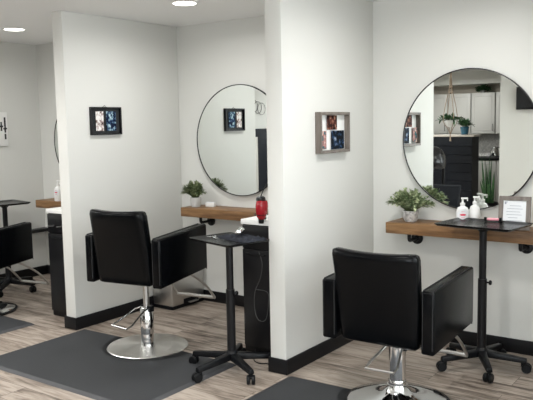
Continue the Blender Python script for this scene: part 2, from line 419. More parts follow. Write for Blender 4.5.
# ------------------------------------------------------------------ rolling tray stands
def make_stand(label, loc, tray_z, w, d, tray_rz, leg0, R=0.265, pole_r=0.025):
    t = thing('rolling_tray_stand', label, 'tray stand', loc, 0, 'rolling tray stands beside the chairs')
    for k in range(5):
        a = leg0 + k*2*PI/5; ca, sa = math.cos(a), math.sin(a)
        def P(r, s, z): return (ca*r - sa*s, sa*r + ca*s, z)
        bm = new()
        bm_hexa(bm, [P(0.01,-0.027,0.078), P(R+0.005,-0.019,0.062), P(R+0.005,0.019,0.062), P(0.01,0.027,0.078),
                     P(0.01,-0.024,0.122), P(R+0.005,-0.014,0.092), P(R+0.005,0.014,0.092), P(0.01,0.024,0.122)], 0.005, 2)
        lg = obj('base_leg', bm, M['plastic'], t)
        bm = new()
        bm_cyl(bm, P(R-0.008,0,0.088), P(R-0.008,0,0.045), 0.012, seg=12)
        b2 = random.uniform(-0.7, 0.7) + a
        cx, cy, _ = P(R-0.008, 0, 0)
        q = Matrix.Translation((cx, cy, 0.031)) @ Matrix.Rotation(b2, 4, 'Z')
        for s in (-1, 1):
            bm_lathe(bm, [(0,-0.011),(0.025,-0.011),(0.030,-0.005),(0.030,0.005),(0.025,0.011),(0,0.011)], seg=24,
                     mtx=q @ Matrix.Translation((0.012, s*0.015, 0)) @ Matrix.Rotation(PI/2, 4, 'X'))
        bm_box(bm, -0.022, 0.024, -0.005, 0.005, 0.005, 0.032, 0.003, 2, q)
        obj('caster', bm, M['plastic'], lg)
    bm = new(); bm_lathe(bm, [(0,0.078),(0.034,0.078),(0.040,0.09),(0.038,0.122),(0.028,0.135),(0,0.135)]); obj('hub', bm, M['plastic'], t)
    bm = new(); bm_cyl(bm, (0,0,0.12), (0,0,tray_z*0.62), pole_r+0.003); bm_cyl(bm, (0,0,tray_z*0.6), (0,0,tray_z-0.02), pole_r-0.002); po = obj('pole', bm, M['blackmetal'], t)
    bm = new(); bm_cyl(bm, (pole_r,0,tray_z*0.62-0.02), (pole_r+0.02,0.0,tray_z*0.62-0.02), 0.006, seg=12); bm_lathe(bm, [(0,0),(0.014,0.0),(0.016,0.008),(0.012,0.014),(0,0.014)], seg=20, mtx=Matrix.Translation((pole_r+0.018,0,tray_z*0.62-0.02)) @ Matrix.Rotation(PI/2,4,'Y')); obj('height_knob', bm, M['plastic'], po)
    # tray: shallow pan
    bm = new(); hw, hd = w/2, d/2
    def ring(hw, hd, z, r):
        pts = []
        for (sx, sy, a0) in ((1,-1,-90),(1,1,0),(-1,1,90),(-1,-1,180)):
            for k in range(5):
                a = rad(a0+k*22.5); pts.append((sx*(hw-r)+r*math.cos(a), sy*(hd-r)+r*math.sin(a), z))
        return [bm.verts.new(p) for p in pts]
    z = 0
    rs = [ring(hw-0.03, hd-0.03, z-0.020, 0.012), ring(hw-0.012, hd-0.012, z-0.016, 0.02), ring(hw, hd, z-0.004, 0.022), ring(hw, hd, z, 0.022), ring(hw-0.010, hd-0.010, z-0.002, 0.018), ring(hw-0.030, hd-0.030, z-0.013, 0.012)]
    for A, C in zip(rs, rs[1:]):
        for k in range(len(A)): bm.faces.new((A[k], A[(k+1) % len(A)], C[(k+1) % len(A)], C[k]))
    bm.faces.new(rs[0][::-1]); bm.faces.new(rs[-1])
    o = obj('tray', bm, M['tray'], t, angle=50); o.location = (0,0,tray_z); o.rotation_euler = (0,0,tray_rz)
    bm = new(); bm_lathe(bm, [(0,-0.05),(0.028,-0.05),(0.05,-0.021),(0,-0.021)], seg=24); s_ = obj('tray_socket', bm, M['plastic'], o)
    return t
make_stand('black rolling stand with a towel and clippers on its tray, middle bay', (-2.785,3.445,0), 0.858, 0.435, 0.330, rad(-15.5), rad(-99), 0.285)
make_stand('black rolling stand on the right whose tray overlaps the wooden shelf', (-1.475,4.35,0), 0.93, 0.50, 0.36, rad(-6.5), rad(-133), 0.268)
make_stand('black rolling stand at the left edge behind the far chair', (-6.02,4.03,0), 0.868, 0.40, 0.36, rad(-10), rad(-52), 0.265)

# ------------------------------------------------------------------ wooden wall shelves
def make_shelf(label, x0, x1, z=0.785):
    t = thing('floating_shelf', label, 'shelf', ((x0+x1)/2, YB, z), 0, 'wooden shelves under the round mirrors')
    hw = (x1-x0)/2
    boxo('board', (-hw, hw, -0.252, -0.001, 0.006, 0.083), M['shelf'], t, bev=0.003)
    for s in (-1, 1):
        x = s*(hw-0.13)
        bm = new()
        bm_cyl(bm, (x,-0.02,-0.055), (x,-0.12,-0.055), 0.012, seg=16)
        bm_tube(bm, smooth_path([(x,-0.11,-0.055),(x,-0.135,-0.052),(x,-0.142,-0.035),(x,-0.142,0.006)], 4), 0.013, 12)
        bm_cyl(bm, (x,-0.142,0.004), (x,-0.142,-0.008), 0.032, seg=24)
        pb = obj('pipe_bracket', bm, M['blackmetal'], t)
        bm = new(); bm_lathe(bm, [(0,0.001),(0.044,0.001),(0.044,0.008),(0.022,0.012),(0.018,0.03),(0,0.03)], seg=28, mtx=Matrix.Translation((x,0,-0.055)) @ Matrix.Rotation(PI/2,4,'X'))
        obj('flange', bm, M['blackmetal'], pb)
    return t
make_shelf('brown wooden shelf on black pipe brackets in the nearest bay, with soap bottles on it', -2.222, -1.19)
make_shelf('brown wooden shelf in the middle bay behind the tray with the towel', -4.168, -3.136)
make_shelf('brown wooden shelf in the far left bay, mostly hidden by the partition', -6.185, -5.153, 0.753)

# ------------------------------------------------------------------ round mirrors
def make_mirror(label, x, z, rz=0, r=0.468):
    t = thing('round_mirror', label, 'mirror', (x, YB, z), rz, 'round thin framed wall mirrors')
    X90 = Matrix.Rotation(PI/2, 4, 'X')   # z -> -y
    bm = new(); bm_lathe(bm, [(r-0.006,0.014),(r+0.001,0.012),(r+0.001,0.030),(r-0.006,0.032),(r-0.006,0.014)], seg=128, mtx=X90); obj('frame', bm, M['blackmetal'], t)
    bm = new(); bm_lathe(bm, [(0,0.016),(r-0.006,0.016),(r-0.006,0.028),(0,0.028)], seg=128, mtx=X90); obj('mirror_glass', bm, M['mirror'], t, angle=20)
    bm = new(); bm_box(bm, -0.05,0.05,-0.0155,-0.003,-0.12,0.12); obj('wall_mount', bm, M['blackmetal'], t)
    return t
make_mirror('large round mirror on the right reflecting kitchen cabinets and hanging plants', -1.713, 1.438, 0, 0.48)
make_mirror('round mirror in the middle bay reflecting the small black photo frame', -3.683, 1.435, rad(0.65))
make_mirror('round mirror in the far left bay, only a sliver seen past the partition', -5.655, 1.43)

# ------------------------------------------------------------------ frames on the partitions (face +x)
def frame_box(t, y0, y1, z0, z1, depth, bw, m, mb):
    bm = new()
    for a in ((y0,y1,z0,z0+bw),(y0,y1,z1-bw,z1),(y0,y0+bw,z0+bw,z1-bw),(y1-bw,y1,z0+bw,z1-bw)):
        bm_box(bm, 0.001, depth, a[0], a[1], a[2], a[3], 0.0015, 1)
    obj('frame', bm, m, t, angle=30)
    boxo('backing', (0.001, 0.010, y0+bw*0.8, y1-bw*0.8, z0+bw*0.8, z1-bw*0.8), mb, t)
fz = 1.506
t = thing('collage_photo_frame', 'square grey wood shadowbox frame with three photos on the near partition', 'picture frame', (PB[1], 4.13, 1.506))
frame_box(t, -0.193, 0.193, -0.135, 0.135, 0.045, 0.019, M['greywood'], M['white'])
def pcard(name, t, y0, y1, z0, z1, m, x=0.018, lab=None):
    boxo(name, (x, x+0.003, y0, y1, z0, z1), m, t, **({'label': lab} if lab else {}))
pcard('photo', t, -0.070, 0.055, 0.018, 0.114, M['photo_red'], lab='reddish brown portrait print')
pcard('photo', t, -0.018, 0.150, -0.112, 0.012, M['photo_blue'], lab='dark blue group print')
pcard('photo', t, -0.172, -0.085, -0.108, 0.012, M['photo_pink'], lab='narrow pink and teal print')
t = thing('double_photo_frame', 'small black frame with two portrait photos on the left partition', 'picture frame', (PA[1], 3.88, 1.618))
frame_box(t, -0.156, 0.156, -0.110, 0.110, 0.031, 0.012, M['blackmetal'], M['darkink'])
pcard('photo', t, -0.108, -0.030, -0.078, 0.076, M['photo_pale'], lab='pale portrait print')
pcard('photo', t, 0.000, 0.100, -0.078, 0.076, M['photo_sky'], lab='blue and green print')
bm = new(); bm_tube(bm, [(0.002,-0.02,0.11),(0.004,0,0.122),(0.002,0.02,0.11)], 0.002, 6); obj('hanger', bm, M['blackmetal'], t)
t = thing('canvas_print', 'white canvas print with black brush marks on the far left wall', 'picture', (XL, 4.10, 1.568))
boxo('canvas', (0.001, 0.022, -0.245, 0.245, -0.17, 0.17), M['white'], t, bev=0.002)
random.seed(3)
for k in range(10):
    y = -0.18+0.043*k; z = random.uniform(-0.1, 0.1)
    h = random.uniform(0.015, 0.05)
    bm = new(); bm_box(bm, 0.0222, 0.0228, y, y+0.018, z-h, z+h)
    bm_box(bm, 0.0222, 0.0228, y-0.012, y+0.03, z-h*0.2, z+h*0.2); obj('brush_mark', bm, M['darkink'], t, smooth=False)
for z, h in ((0.10,0.018),(0.055,0.03),(-0.01,0.012),(-0.075,0.028)):
    bm = new(); bm_box(bm, 0.0222, 0.0229, 0.205, 0.225, z-h, z+h); obj('brush_mark', bm, M['darkink'], t, smooth=False)

# ------------------------------------------------------------------ tool cabinets at the partitions
mat_ring = mat('dark_steel_ring', (0.12,0.12,0.12), 0.4, 1.0)
def make_cabinet(label, loc, w=0.335, h=0.895, d=0.62):
    t = thing('tool_cabinet', label, 'cabinet', loc, 0, 'black tool cabinets with white tops')
    boxo('body', (0, w, 0.018, d, 0.002, h), M['plastic'], t, bev=0.003)
    boxo('top', (-0.004, w, 0.0, d+0.005, h+0.0005, h+0.034), M['white'], t, bev=0.003, label='white cabinet top')
    boxo('door', (0.008, w-0.008, 0.0, 0.0175, 0.05, h-0.17), M['blackmetal'], t, bev=0.003)
    dr = boxo('tool_drawer', (0.008, w-0.008, 0.0, 0.0175, h-0.162, h-0.008), M['blackmetal'], t, bev=0.003)
    for x in (0.09, 0.20):
        bm = new(); pts = [(x+0.026*math.cos(a), -0.030+0.026*math.sin(a), h-0.10) for a in [2*PI*k/20 for k in range(20)]]
        bm_tube(bm, pts, 0.003, 6, True); bm_cyl(bm, (x, 0.0, h-0.10), (x,-0.006,h-0.10), 0.008, seg=12)
        obj('tool_ring', bm, mat_ring, dr)
    bm = new()
    bm_tube(bm, [(0.06,-0.006,h-0.20),(0.06,-0.014,h-0.20),(0.20,-0.014,h-0.20),(0.20,-0.006,h-0.20)], 0.004, 6)
    obj('handle', bm, M['plastic'], dr)
    return t
cab2 = make_cabinet('black cabinet with white top behind the rolling stand, middle bay', (-2.955, 3.79, 0), 0.372)
bm = new(); bm_tube(bm, [(0.19+0.0475*math.cos(a), -0.025+0.0475*math.sin(a), 0.975) for a in [2*PI*k/28 for k in range(28)]], 0.0025, 6, True)
bm_tube(bm, [(0.19,0.022,0.975),(0.19,0.06,0.97),(0.19,0.06,0.928)], 0.0025, 6)
obj('dryer_ring', bm, M['plastic'], cab2)
cab1 = make_cabinet('narrow black cabinet with white top beside the left partition in the far bay', (-4.905, 3.67, 0), 0.392, 0.872)
t = thing('cable_coil', 'thin looped cable hanging down the front of the middle black cabinet', 'cable', (-2.80, 3.778, 0.42))
bm = new(); bm_tube(bm, smooth_path([(0,0,0.30),(0.03,-0.006,0.22),(0.012,-0.006,0.12),(-0.035,-0.006,0.02),(-0.04,-0.006,-0.10),(-0.01,-0.006,-0.17),(0.05,-0.006,-0.16),(0.075,-0.006,-0.06),(0.07,-0.006,0.03),(-0.03,-0.006,0.04)], 6), 0.0026, 6)
obj('cord', bm, mat('dull_grey_cord', (0.05,0.05,0.05), 0.4), t)

# hair dryer parked at the front of the cabinet top
t = thing('hair_dryer', 'red hair dryer hanging nose down at the edge of the middle partition', 'hair dryer', (-2.765, 3.765, 0.945), rad(10))
bm = new(); bm_lathe(bm, [(0,0.0),(0.020,0.0),(0.030,0.012),(0.039,0.05),(0.042,0.085),(0.038,0.115),(0.032,0.125),(0,0.125)], seg=28, mtx=Matrix.Rotation(rad(4),4,'Y')); obj('body', bm, M['red'], t)
bm = new(); bm_lathe(bm, [(0.031,0.122),(0.033,0.126),(0.030,0.143),(0.020,0.150),(0,0.150)], seg=28); obj('rear_grille', bm, M['blackmetal'], t)
bm = new(); bm_lathe(bm, [(0.021,0.006),(0.019,-0.01),(0.017,-0.03),(0.0,-0.03)], seg=20); obj('nozzle', bm, M['blackmetal'], t)
bm = new(); bm_box(bm, -0.012,0.016,0.030,0.055,-0.010,0.085,0.008,2); obj('handle', bm, M['plastic'], t)
bm = new(); bm_tube(bm, smooth_path([(0.0,0,0.148),(0.01,0.02,0.19),(0.03,0.05,0.24),(0.055,0.10,0.27),(0.07,0.25,0.25),(0.06,0.30,0.05)], 6), 0.004, 8); obj('cord', bm, M['plastic'], t)

# ------------------------------------------------------------------ plants
def leaf(bm, p, d, ln, w, up=Vector((0,0,1)), droop=0.25):
    d = d.normalized(); s = d.cross(up)
    if s.length < 1e-3: s = Vector((1,0,0))
    s.normalize(); n = s.cross(d)
    pts = [(0,0.12),(0.35,1.0),(0.7,0.75),(1.0,0.05)]
    L_, R_, C_ = [], [], []
    for a, b in pts:
        c = p + d*ln*a - Vector((0,0,1))*droop*ln*a*a
        C_.append(bm.verts.new(c - n*w*0.12*b)); L_.append(bm.verts.new(c + s*w*b*0.5)); R_.append(bm.verts.new(c - s*w*b*0.5))
    for i in range(3):
        bm.faces.new((L_[i], L_[i+1], C_[i+1], C_[i])); bm.faces.new((C_[i], C_[i+1], R_[i+1], R_[i]))
def bushy(label, loc, pot_prof, potm, leafm, rx, hgt, nst, ll, lw, seed, name='potted_plant', spikes=False, ybias=0, zmin=0, ymax=None, emax=1.0):
    random.seed(seed)
    t = thing(name, label, 'potted plant', loc)
    bm = new(); bm_lathe(bm, pot_prof, seg=40); obj('pot', bm, potm, t)
    pr = max(r for r, z in pot_prof); pt = max(z for r, z in pot_prof)
    bm = new(); bm_lathe(bm, [(0,pt-0.012),(pr*0.9,pt-0.012)], seg=24); obj('soil', bm, M['soil'], t)
    bs = new(); bl = new()
    for k in range(nst):
        a = random.uniform(0, 2*PI); el = emax*random.uniform(0.05, 1.0)**0.7
        tip = Vector((math.cos(a)*rx*math.sin(el*PI/2), math.sin(a)*rx*math.sin(el*PI/2)*0.75+ybias, pt + hgt*(math.cos(el*PI/2)*0.95+0.10)*random.uniform(0.8,1.1)))
        if ymax is not None: tip.y = min(tip.y, ymax)
        b0 = Vector((math.cos(a)*pr*0.35, math.sin(a)*pr*0.35, pt-0.012))
        mid = (b0+tip)/2 + Vector((0,0,hgt*0.16))
        path = smooth_path([b0, mid, tip], 4)
        bm_tube(bs, path, 0.0014, 5)
        for j in range(2, len(path)):
            for q in range(2 if not spikes else 2):
                dd = (path[j]-path[j-1]).normalized() + Vector((random.uniform(-1,1), random.uniform(-1,1), random.uniform(-0.5,0.8)))*(0.9 if not spikes else 0.45)
                leaf(bl, path[j], dd, ll*random.uniform(0.7,1.2), lw*random.uniform(0.8,1.2), droop=random.uniform(0,0.5))
    if ymax is not None:
        for b_ in (bs, bl):
            for v_ in b_.verts: v_.co.y = min(v_.co.y, ymax+random.uniform(0,0.004))
    obj('stems', bs, M['stem'], t); obj('foliage', bl, leafm, t, smooth=False)
    return t
ZS = 0.8685
bushy('leafy pale green plant in a silvery pot on the right shelf', (-2.082, 4.615, ZS), [(0,0),(0.040,0),(0.050,0.02),(0.054,0.066),(0.059,0.070),(0.059,0.078),(0.051,0.078),(0.049,0.06),(0,0.06)], M['silverpot'], M['leafB'], 0.165, 0.130, 135, 0.028, 0.019, 5, ybias=-0.02, emax=0.86, ymax=0.09)
bushy('dusky green fern in a white ceramic pot on the middle shelf', (-4.078, 4.60, ZS), [(0,0),(0.036,0),(0.044,0.02),(0.047,0.072),(0.045,0.082),(0.041,0.082),(0.039,0.06),(0,0.06)], M['ceramic'], M['leafA'], 0.108, 0.115, 120, 0.034, 0.013, 11, spikes=True, ybias=-0.02, emax=0.80, ymax=0.09)

# ------------------------------------------------------------------ small things
t = thing('card_holder', 'small white card block beside the fern on the middle shelf', 'card holder', (-3.965, 4.665, ZS), rad(6))
boxo('block', (-0.045, 0.045, -0.018, 0.018, 0.0, 0.034), M['white'], t, bev=0.003)
boxo('slot_card', (-0.040, 0.040, -0.003, 0.003, 0.034, 0.042), M['paper'], t)
def pump_bottle(label, loc, rz, h, r, labelr, m):
    t = thing('pump_bottle', label, 'bottle', loc, rz)
    bm = new(); bm_lathe(bm, [(0,0),(r*0.95,0),(r,0.006),(r*1.02,h*0.5),(r*0.98,h*0.72),(r*0.72,h*0.88),(r*0.34,h*0.94),(r*0.32,h),(0,h)], seg=40); obj('bottle', bm, m, t)
    bm = new(); bm_lathe(bm, [(r*0.36,h*0.985),(r*0.38,h*1.0),(r*0.38,h*1.09),(r*0.16,h*1.12),(r*0.14,h*1.28),(0,h*1.28)], seg=24)
    bm_box(bm, -0.011, 0.034, -0.009, 0.009, h*1.27, h*1.27+0.011, 0.003, 2); bm_box(bm, 0.027, 0.034, -0.004, 0.004, h*1.27-0.012, h*1.27, 0.001, 1)
    obj('pump', bm, M['white'], t)
    if labelr:
        # round label wrapped on the front of the bottle, with a red oval emblem
        def patch(hw, hh, off, mm, nm, cz, oval=True, par=t):
            bm = new(); n = 28; c0 = bm.verts.new((0, -(r*1.02+off), cz)); ring = []
            for k in range(n):
                a = 2*PI*k/n; ux = hw*math.cos(a); ang = ux/(r*1.02)
                ring.append(bm.verts.new((math.sin(ang)*(r*1.02+off), -math.cos(ang)*(r*1.02+off), cz+hh*math.sin(a))))
            for k in range(n): bm.faces.new((c0, ring[k], ring[(k+1) % n]))
            return obj(nm, bm, mm, par, smooth=False)
        lb = patch(labelr, labelr, 0.0016, M['paper'], 'round_label', h*0.56)
        e = patch(labelr*0.52, labelr*0.20, 0.0026, M['redprint'], 'emblem', h*0.57, par=lb)
        bm = new()
        for zz, ww in ((h*0.42, 0.36), (h*0.70, 0.3)):
            for k in range(6):
                x0 = (-ww + ww*2*k/6)*labelr; x1 = x0 + ww*2/6*labelr*0.8
                ps = []
                for x, z in ((x0,zz),(x1,zz),(x1,zz+0.003),(x0,zz+0.003)):
                    ang = x/(r*1.02); ps.append(bm.verts.new((math.sin(ang)*(r*1.02+0.0026), -math.cos(ang)*(r*1.02+0.0026), z)))
                bm.faces.new(ps)
        obj('small_print', bm, M['redprint'], lb, smooth=False)
    return t
pump_bottle('white pump bottle with a round red emblem label, the front one on the right shelf', (-1.69, 4.57, ZS), rad(24), 0.142, 0.044, 0.036, M['clear'])
pump_bottle('plain white pump bottle just behind the labelled one on the right shelf', (-1.635, 4.645, ZS), rad(20), 0.145, 0.036, 0, M['white'])
pump_bottle('white pump bottle on the far left shelf beside the left partition', (-5.885, 4.56, ZS-0.032), rad(20), 0.155, 0.040, 0.030, M['white'])

t = thing('desk_frame', 'grey wood frame holding a printed sheet, standing on the right shelf', 'picture frame', (-1.345, 4.545, ZS+0.001), rad(6))
tl = Matrix.Rotation(rad(-9), 4, 'X')
bm = new(); W2, H2, bw = 0.098, 0.215, 0.028
for a in ((-W2,W2,0,bw),(-W2,W2,H2-bw,H2),(-W2,-W2+bw,bw,H2-bw),(W2-bw,W2,bw,H2-bw)): bm_box(bm, a[0],a[1],-0.009,0.009,a[2],a[3],0.002,1,tl)
obj('frame', bm, M['greywood'], t, angle=30)
bm = new(); bm_box(bm, -W2+bw*0.8, W2-bw*0.8, -0.003, 0.004, bw*0.8, H2-bw*0.8, 0, 1, tl); obj('printed_sheet', bm, M['paper'], t)
bm = new()
bm_box(bm, -0.062, -0.052, -0.0042, -0.0032, H2-0.052, H2-0.036, 0, 1, tl); bm_box(bm, -0.062, -0.045, -0.0042, -0.0032, H2-0.040, H2-0.036, 0, 1, tl)
for k, (a, b) in enumerate(((-0.03,0.04),(-0.045,0.05),(-0.05,0.035),(-0.048,0.045),(-0.04,0.02),(-0.05,0.05))):
    bm_box(bm, a, b, -0.0042, -0.0032, H2-0.062-0.019*k, H2-0.0595-0.019*k, 0, 1, tl)
obj('sheet_print', bm, M['ink'], t, smooth=False)
bm = new(); bm_hexa(bm, [(-0.02,0.009,0.012),(0.02,0.009,0.012),(0.02,0.075,0.0),(-0.02,0.075,0.0),(-0.02,0.030,0.13),(0.02,0.030,0.13),(0.02,0.079,0.003),(-0.02,0.079,0.003)]); obj('easel_leg', bm, M['plastic'], t, smooth=False)

# things on the middle tray
TZ = 0.858-0.013
t = thing('salon_towel', 'crumpled dark navy towel on the tray in front of the middle shelf', 'towel', (-2.75, 3.515, TZ+0.0005), rad(-15.5))
random.seed(21)
from mathutils import noise as mnoise
bm = new(); nx, ny = 34, 22; G = {}
for i in range(nx+1):
    for j in range(ny+1):
        u, v_ = i/nx*2-1, j/ny*2-1
        e = max(0, 1-max(abs(u), abs(v_))**4)
        wob = 1+0.12*mnoise.noise(Vector((u*2, v_*2, 3)))
        z = e**0.5*(0.012+0.020*abs(mnoise.noise(Vector((u*3.1, v_*2.7, 0.4))))+0.016*abs(mnoise.noise(Vector((u*7, v_*6, 1.4)))))
        G[i,j] = bm.verts.new((u*0.170*wob+0.01, v_*0.085*wob+0.01, z))
for i in range(nx):
    for j in range(ny): bm.faces.new((G[i,j], G[i+1,j], G[i+1,j+1], G[i,j+1]))
o = obj('folded_cloth', bm, M['towel'], t, angle=180)
t = thing('hair_clipper', 'silver and black hair clipper lying on the navy towel', 'hair clipper', (-2.765, 3.53, TZ+0.050), rad(119))
bm = new(); bm_lathe(bm, [(0,-0.075),(0.018,-0.072),(0.024,-0.04),(0.021,0.01),(0.026,0.045),(0.020,0.055),(0,0.055)], seg=24, mtx=Matrix.Rotation(PI/2,4,'Y') @ Matrix.Scale(0.75,4,(1,0,0))); obj('body', bm, M['chrome'], t)
bm = new(); bm_box(bm, 0.050,0.072,-0.020,0.020,-0.007,0.006,0.003,2); obj('blade', bm, M['steel'], t)
bm = new(); bm_box(bm, -0.03,0.02,-0.007,0.007,0.009,0.0155,0.003,2); obj('switch', bm, M['plastic'], t)
t = thing('hair_scissors', 'small silver scissors lying on the bare corner of the middle tray', 'scissors', (-2.925, 3.47, TZ+0.002), rad(-30))
for s in (-1, 1):
    bm = new()
    cx = -0.055; pts = [(cx+0.016*math.cos(a), s*0.019+0.013*math.sin(a), 0.003) for a in [2*PI*k/18 for k in range(18)]]
    bm_tube(bm, pts, 0.003, 6, True)
    bm_hexa(bm, [(-0.042,s*0.010-0.003,0.001),(0.0,-s*0.003-0.004,0.001),(0.0,-s*0.003+0.004,0.001),(-0.042,s*0.010+0.003,0.001),(-0.042,s*0.010-0.003,0.005),(0.0,-s*0.003-0.004,0.005),(0.0,-s*0.003+0.004,0.005),(-0.042,s*0.010+0.003,0.005)])
    bm_hexa(bm, [(0.0,-s*0.003-0.005,0.001),(0.07,-s*0.009-0.001,0.001),(0.07,-s*0.009+0.001,0.001),(0,-s*0.003+0.005,0.001),(0.0,-s*0.003-0.005,0.0045),(0.07,-s*0.009-0.001,0.0045),(0.07,-s*0.009+0.001,0.0045),(0,-s*0.003+0.005,0.0045)])
    obj('blade', bm, M['chrome'], t)
# pink hair clip on the right tray
t = thing('hair_clip', 'small pink and black hair clip on the back of the right tray', 'hair clip', (-1.462, 4.495, 0.924), rad(8))
bm = new(); bm_lathe(bm, [(0,-0.040),(0.008,-0.034),(0.010,0),(0.008,0.034),(0,0.040)], seg=16, mtx=Matrix.Translation((0,0,0.013)) @ Matrix.Rotation(PI/2,4,'Y')); obj('barrel', bm, M['pink'], t)
bm = new()
for s in (-1, 1): bm_box(bm, s*0.047-0.008, s*0.047+0.008, -0.008,0.008,0.001,0.026,0.003,2)
obj('end_caps', bm, M['plastic'], t)

# ------------------------------------------------------------------ steel bin, ledge, cord
t = thing('pedal_bin', 'brushed steel rectangular bin behind the middle chair against the left partition', 'bin', (-4.245, 4.53, 0))
boxo('body', (-0.118, 0.118, -0.208, 0.205, 0.028, 0.36), M['steel'], t, bev=0.018)
boxo('base', (-0.114, 0.114, -0.204, 0.201, 0.002, 0.028), M['plastic'], t, bev=0.004)
boxo('lid', (-0.120, 0.120, -0.210, 0.207, 0.362, 0.40), M['steel'], t, bev=0.012)
bm = new(); bm_box(bm, 0.1185,0.122,-0.07,0.12,0.03,0.075,0.001,1); obj('pedal_recess', bm, M['plastic'], t)
bm = new(); bm_box(bm, 0.120,0.155,-0.02,0.09,0.035,0.045,0.004,2); obj('pedal', bm, M['steel'], t)
t = thing('low_wall_ledge', 'low black ledge along the far left wall behind the far chair', 'ledge', (XL, 4.0, 0.49))
boxo('ledge_board', (0.001, 0.10, -1.4, 0.74, -0.012, 0.022), M['blackmetal'], t, bev=0.003)
for y in (-1.1, -0.1, 0.3):
    bm = new(); bm_hexa(bm, [(0.001,y,-0.07),(0.010,y,-0.07),(0.010,y+0.015,-0.07),(0.001,y+0.015,-0.07),(0.001,y,0),(0.08,y,0),(0.08,y+0.015,0),(0.001,y+0.015,0)])
    obj('ledge_bracket', bm, M['blackmetal'], t, smooth=False)
t = thing('power_cord', 'thin black power cord on the floor under the middle black cabinet', 'cord', (0,0,0))
bm = new(); bm_tube(bm, smooth_path([(-2.80,3.72,0.06),(-2.77,3.66,0.010),(-2.71,3.64,0.004),(-2.66,3.66,0.004),(-2.61,3.63,0.004),(-2.60,3.70,0.004)], 6), 0.0035, 6); obj('cord', bm, M['plastic'], t)

# ------------------------------------------------------------------ behind the camera: reception half wall and kitchen (seen in the mirrors)
t = thing('reception_counter', 'black boarded counter with a pale top reflected in the right mirror', 'counter', (-5.19, -1.80, 0))
bm = new()
for k in range(9): bm_box(bm, -1.10, 1.18, -0.009, 0.012, 0.015+0.142*k, 0.015+0.142*k+0.137, 0.003, 1)
obj('front_boards', bm, M['navy'], t)
boxo('carcass', (-1.10, 1.18, -0.30, -0.010, 0.002, 1.30), M['navy'], t)
boxo('top', (-1.13, 1.21, -0.33, 0.03, 1.3005, 1.332), M['counter'], t, bev=0.004)
def cab_unit(label, x0, x1, y, z0, z1, depth, name='kitchen_cabinet', doors=1, grp='grey wall cabinets in the kitchen'):
    t = thing(name, label, 'cabinet', ((x0+x1)/2, y, z0), 0, grp); w = (x1-x0)/2; h = z1-z0
    boxo('body', (-w+0.001, w-0.001, -depth, 0, 0, h), M['cabinet'], t)
    for k in range(doors):
        a = -w + 2*w*k/doors + 0.006; b = -w + 2*w*(k+1)/doors - 0.006
        d = boxo('door', (a, b, 0.001, 0.020, 0.006, h-0.006), M['cabinet'], t, bev=0.002)
        bm = new(); s = 0.055
        for q in ((a+s,b-s,0.006+s,0.006+s+0.008),(a+s,b-s,h-0.014-s,h-0.006-s),(a+s,a+s+0.008,s+0.014,h-s-0.014),(b-s-0.008,b-s,s+0.014,h-s-0.014)): bm_box(bm, q[0],q[1],0.020,0.025,q[2],q[3],0.002,1)
        obj('panel_molding', bm, M['cabinet'], d)
        bm = new(); hx = b-0.03; bm_tube(bm, [(hx,0.021,0.06),(hx,0.045,0.06),(hx,0.045,0.17),(hx,0.021,0.17)], 0.005, 6); obj('handle', bm, M['blackmetal'], d)
    return t
KY = -3.19
cab_unit('leftmost grey wall cabinet reflected beside the hanging planter', -6.1, -4.98, KY, 1.32, 2.05, 0.35)
cab_unit('grey wall cabinet reflected directly above the blue potted plant', -4.97, -4.54, KY, 1.32, 2.05, 0.35)
cab_unit('grey wall cabinet reflected below the leafy plant on top', -4.53, -4.10, KY, 1.32, 2.05, 0.35)
cab_unit('rightmost grey wall cabinet reflected next to the wall edge', -4.09, -3.66, KY, 1.32, 2.05, 0.35)
cab_unit('grey base cabinet under the dark kitchen counter', -5.9, -3.5, KY+0.25, 0.1, 0.86, 0.58, 'base_cabinet', 5, 'base cabinets')
boxo('kitchen_countertop', (-5.9, -3.48, KY-0.34, KY+0.28, 0.862, 0.90), M['blackmetal'], bev=0.003, label='dark kitchen worktop reflected low in the right mirror', category='countertop')
struct('trim_1', (-6.3, -3.3, YR+0.001, KY+0.02, 2.21, H-0.001), M['wall'])
boxo('tile_backsplash', (-5.9, -3.48, YR+0.001, YR+0.012, 0.902, 1.318), M['tile'], label='black and white patterned tile backsplash behind the kitchen worktop', category='backsplash')
t = thing('kettle', 'small silver kettle on the kitchen worktop in front of the tiles', 'kettle', (-4.12,-3.25,0.9005))
bm = new(); bm_lathe(bm, [(0,0),(0.085,0),(0.09,0.02),(0.075,0.12),(0.05,0.17),(0.02,0.18),(0.015,0.20),(0,0.20)], seg=32); obj('body', bm, M['chrome'], t)
bm = new(); bm_tube(bm, smooth_path([(0.07,0,0.04),(0.13,0,0.08),(0.12,0,0.16),(0.05,0,0.18)], 5), 0.008, 8); obj('handle', bm, M['plastic'], t)

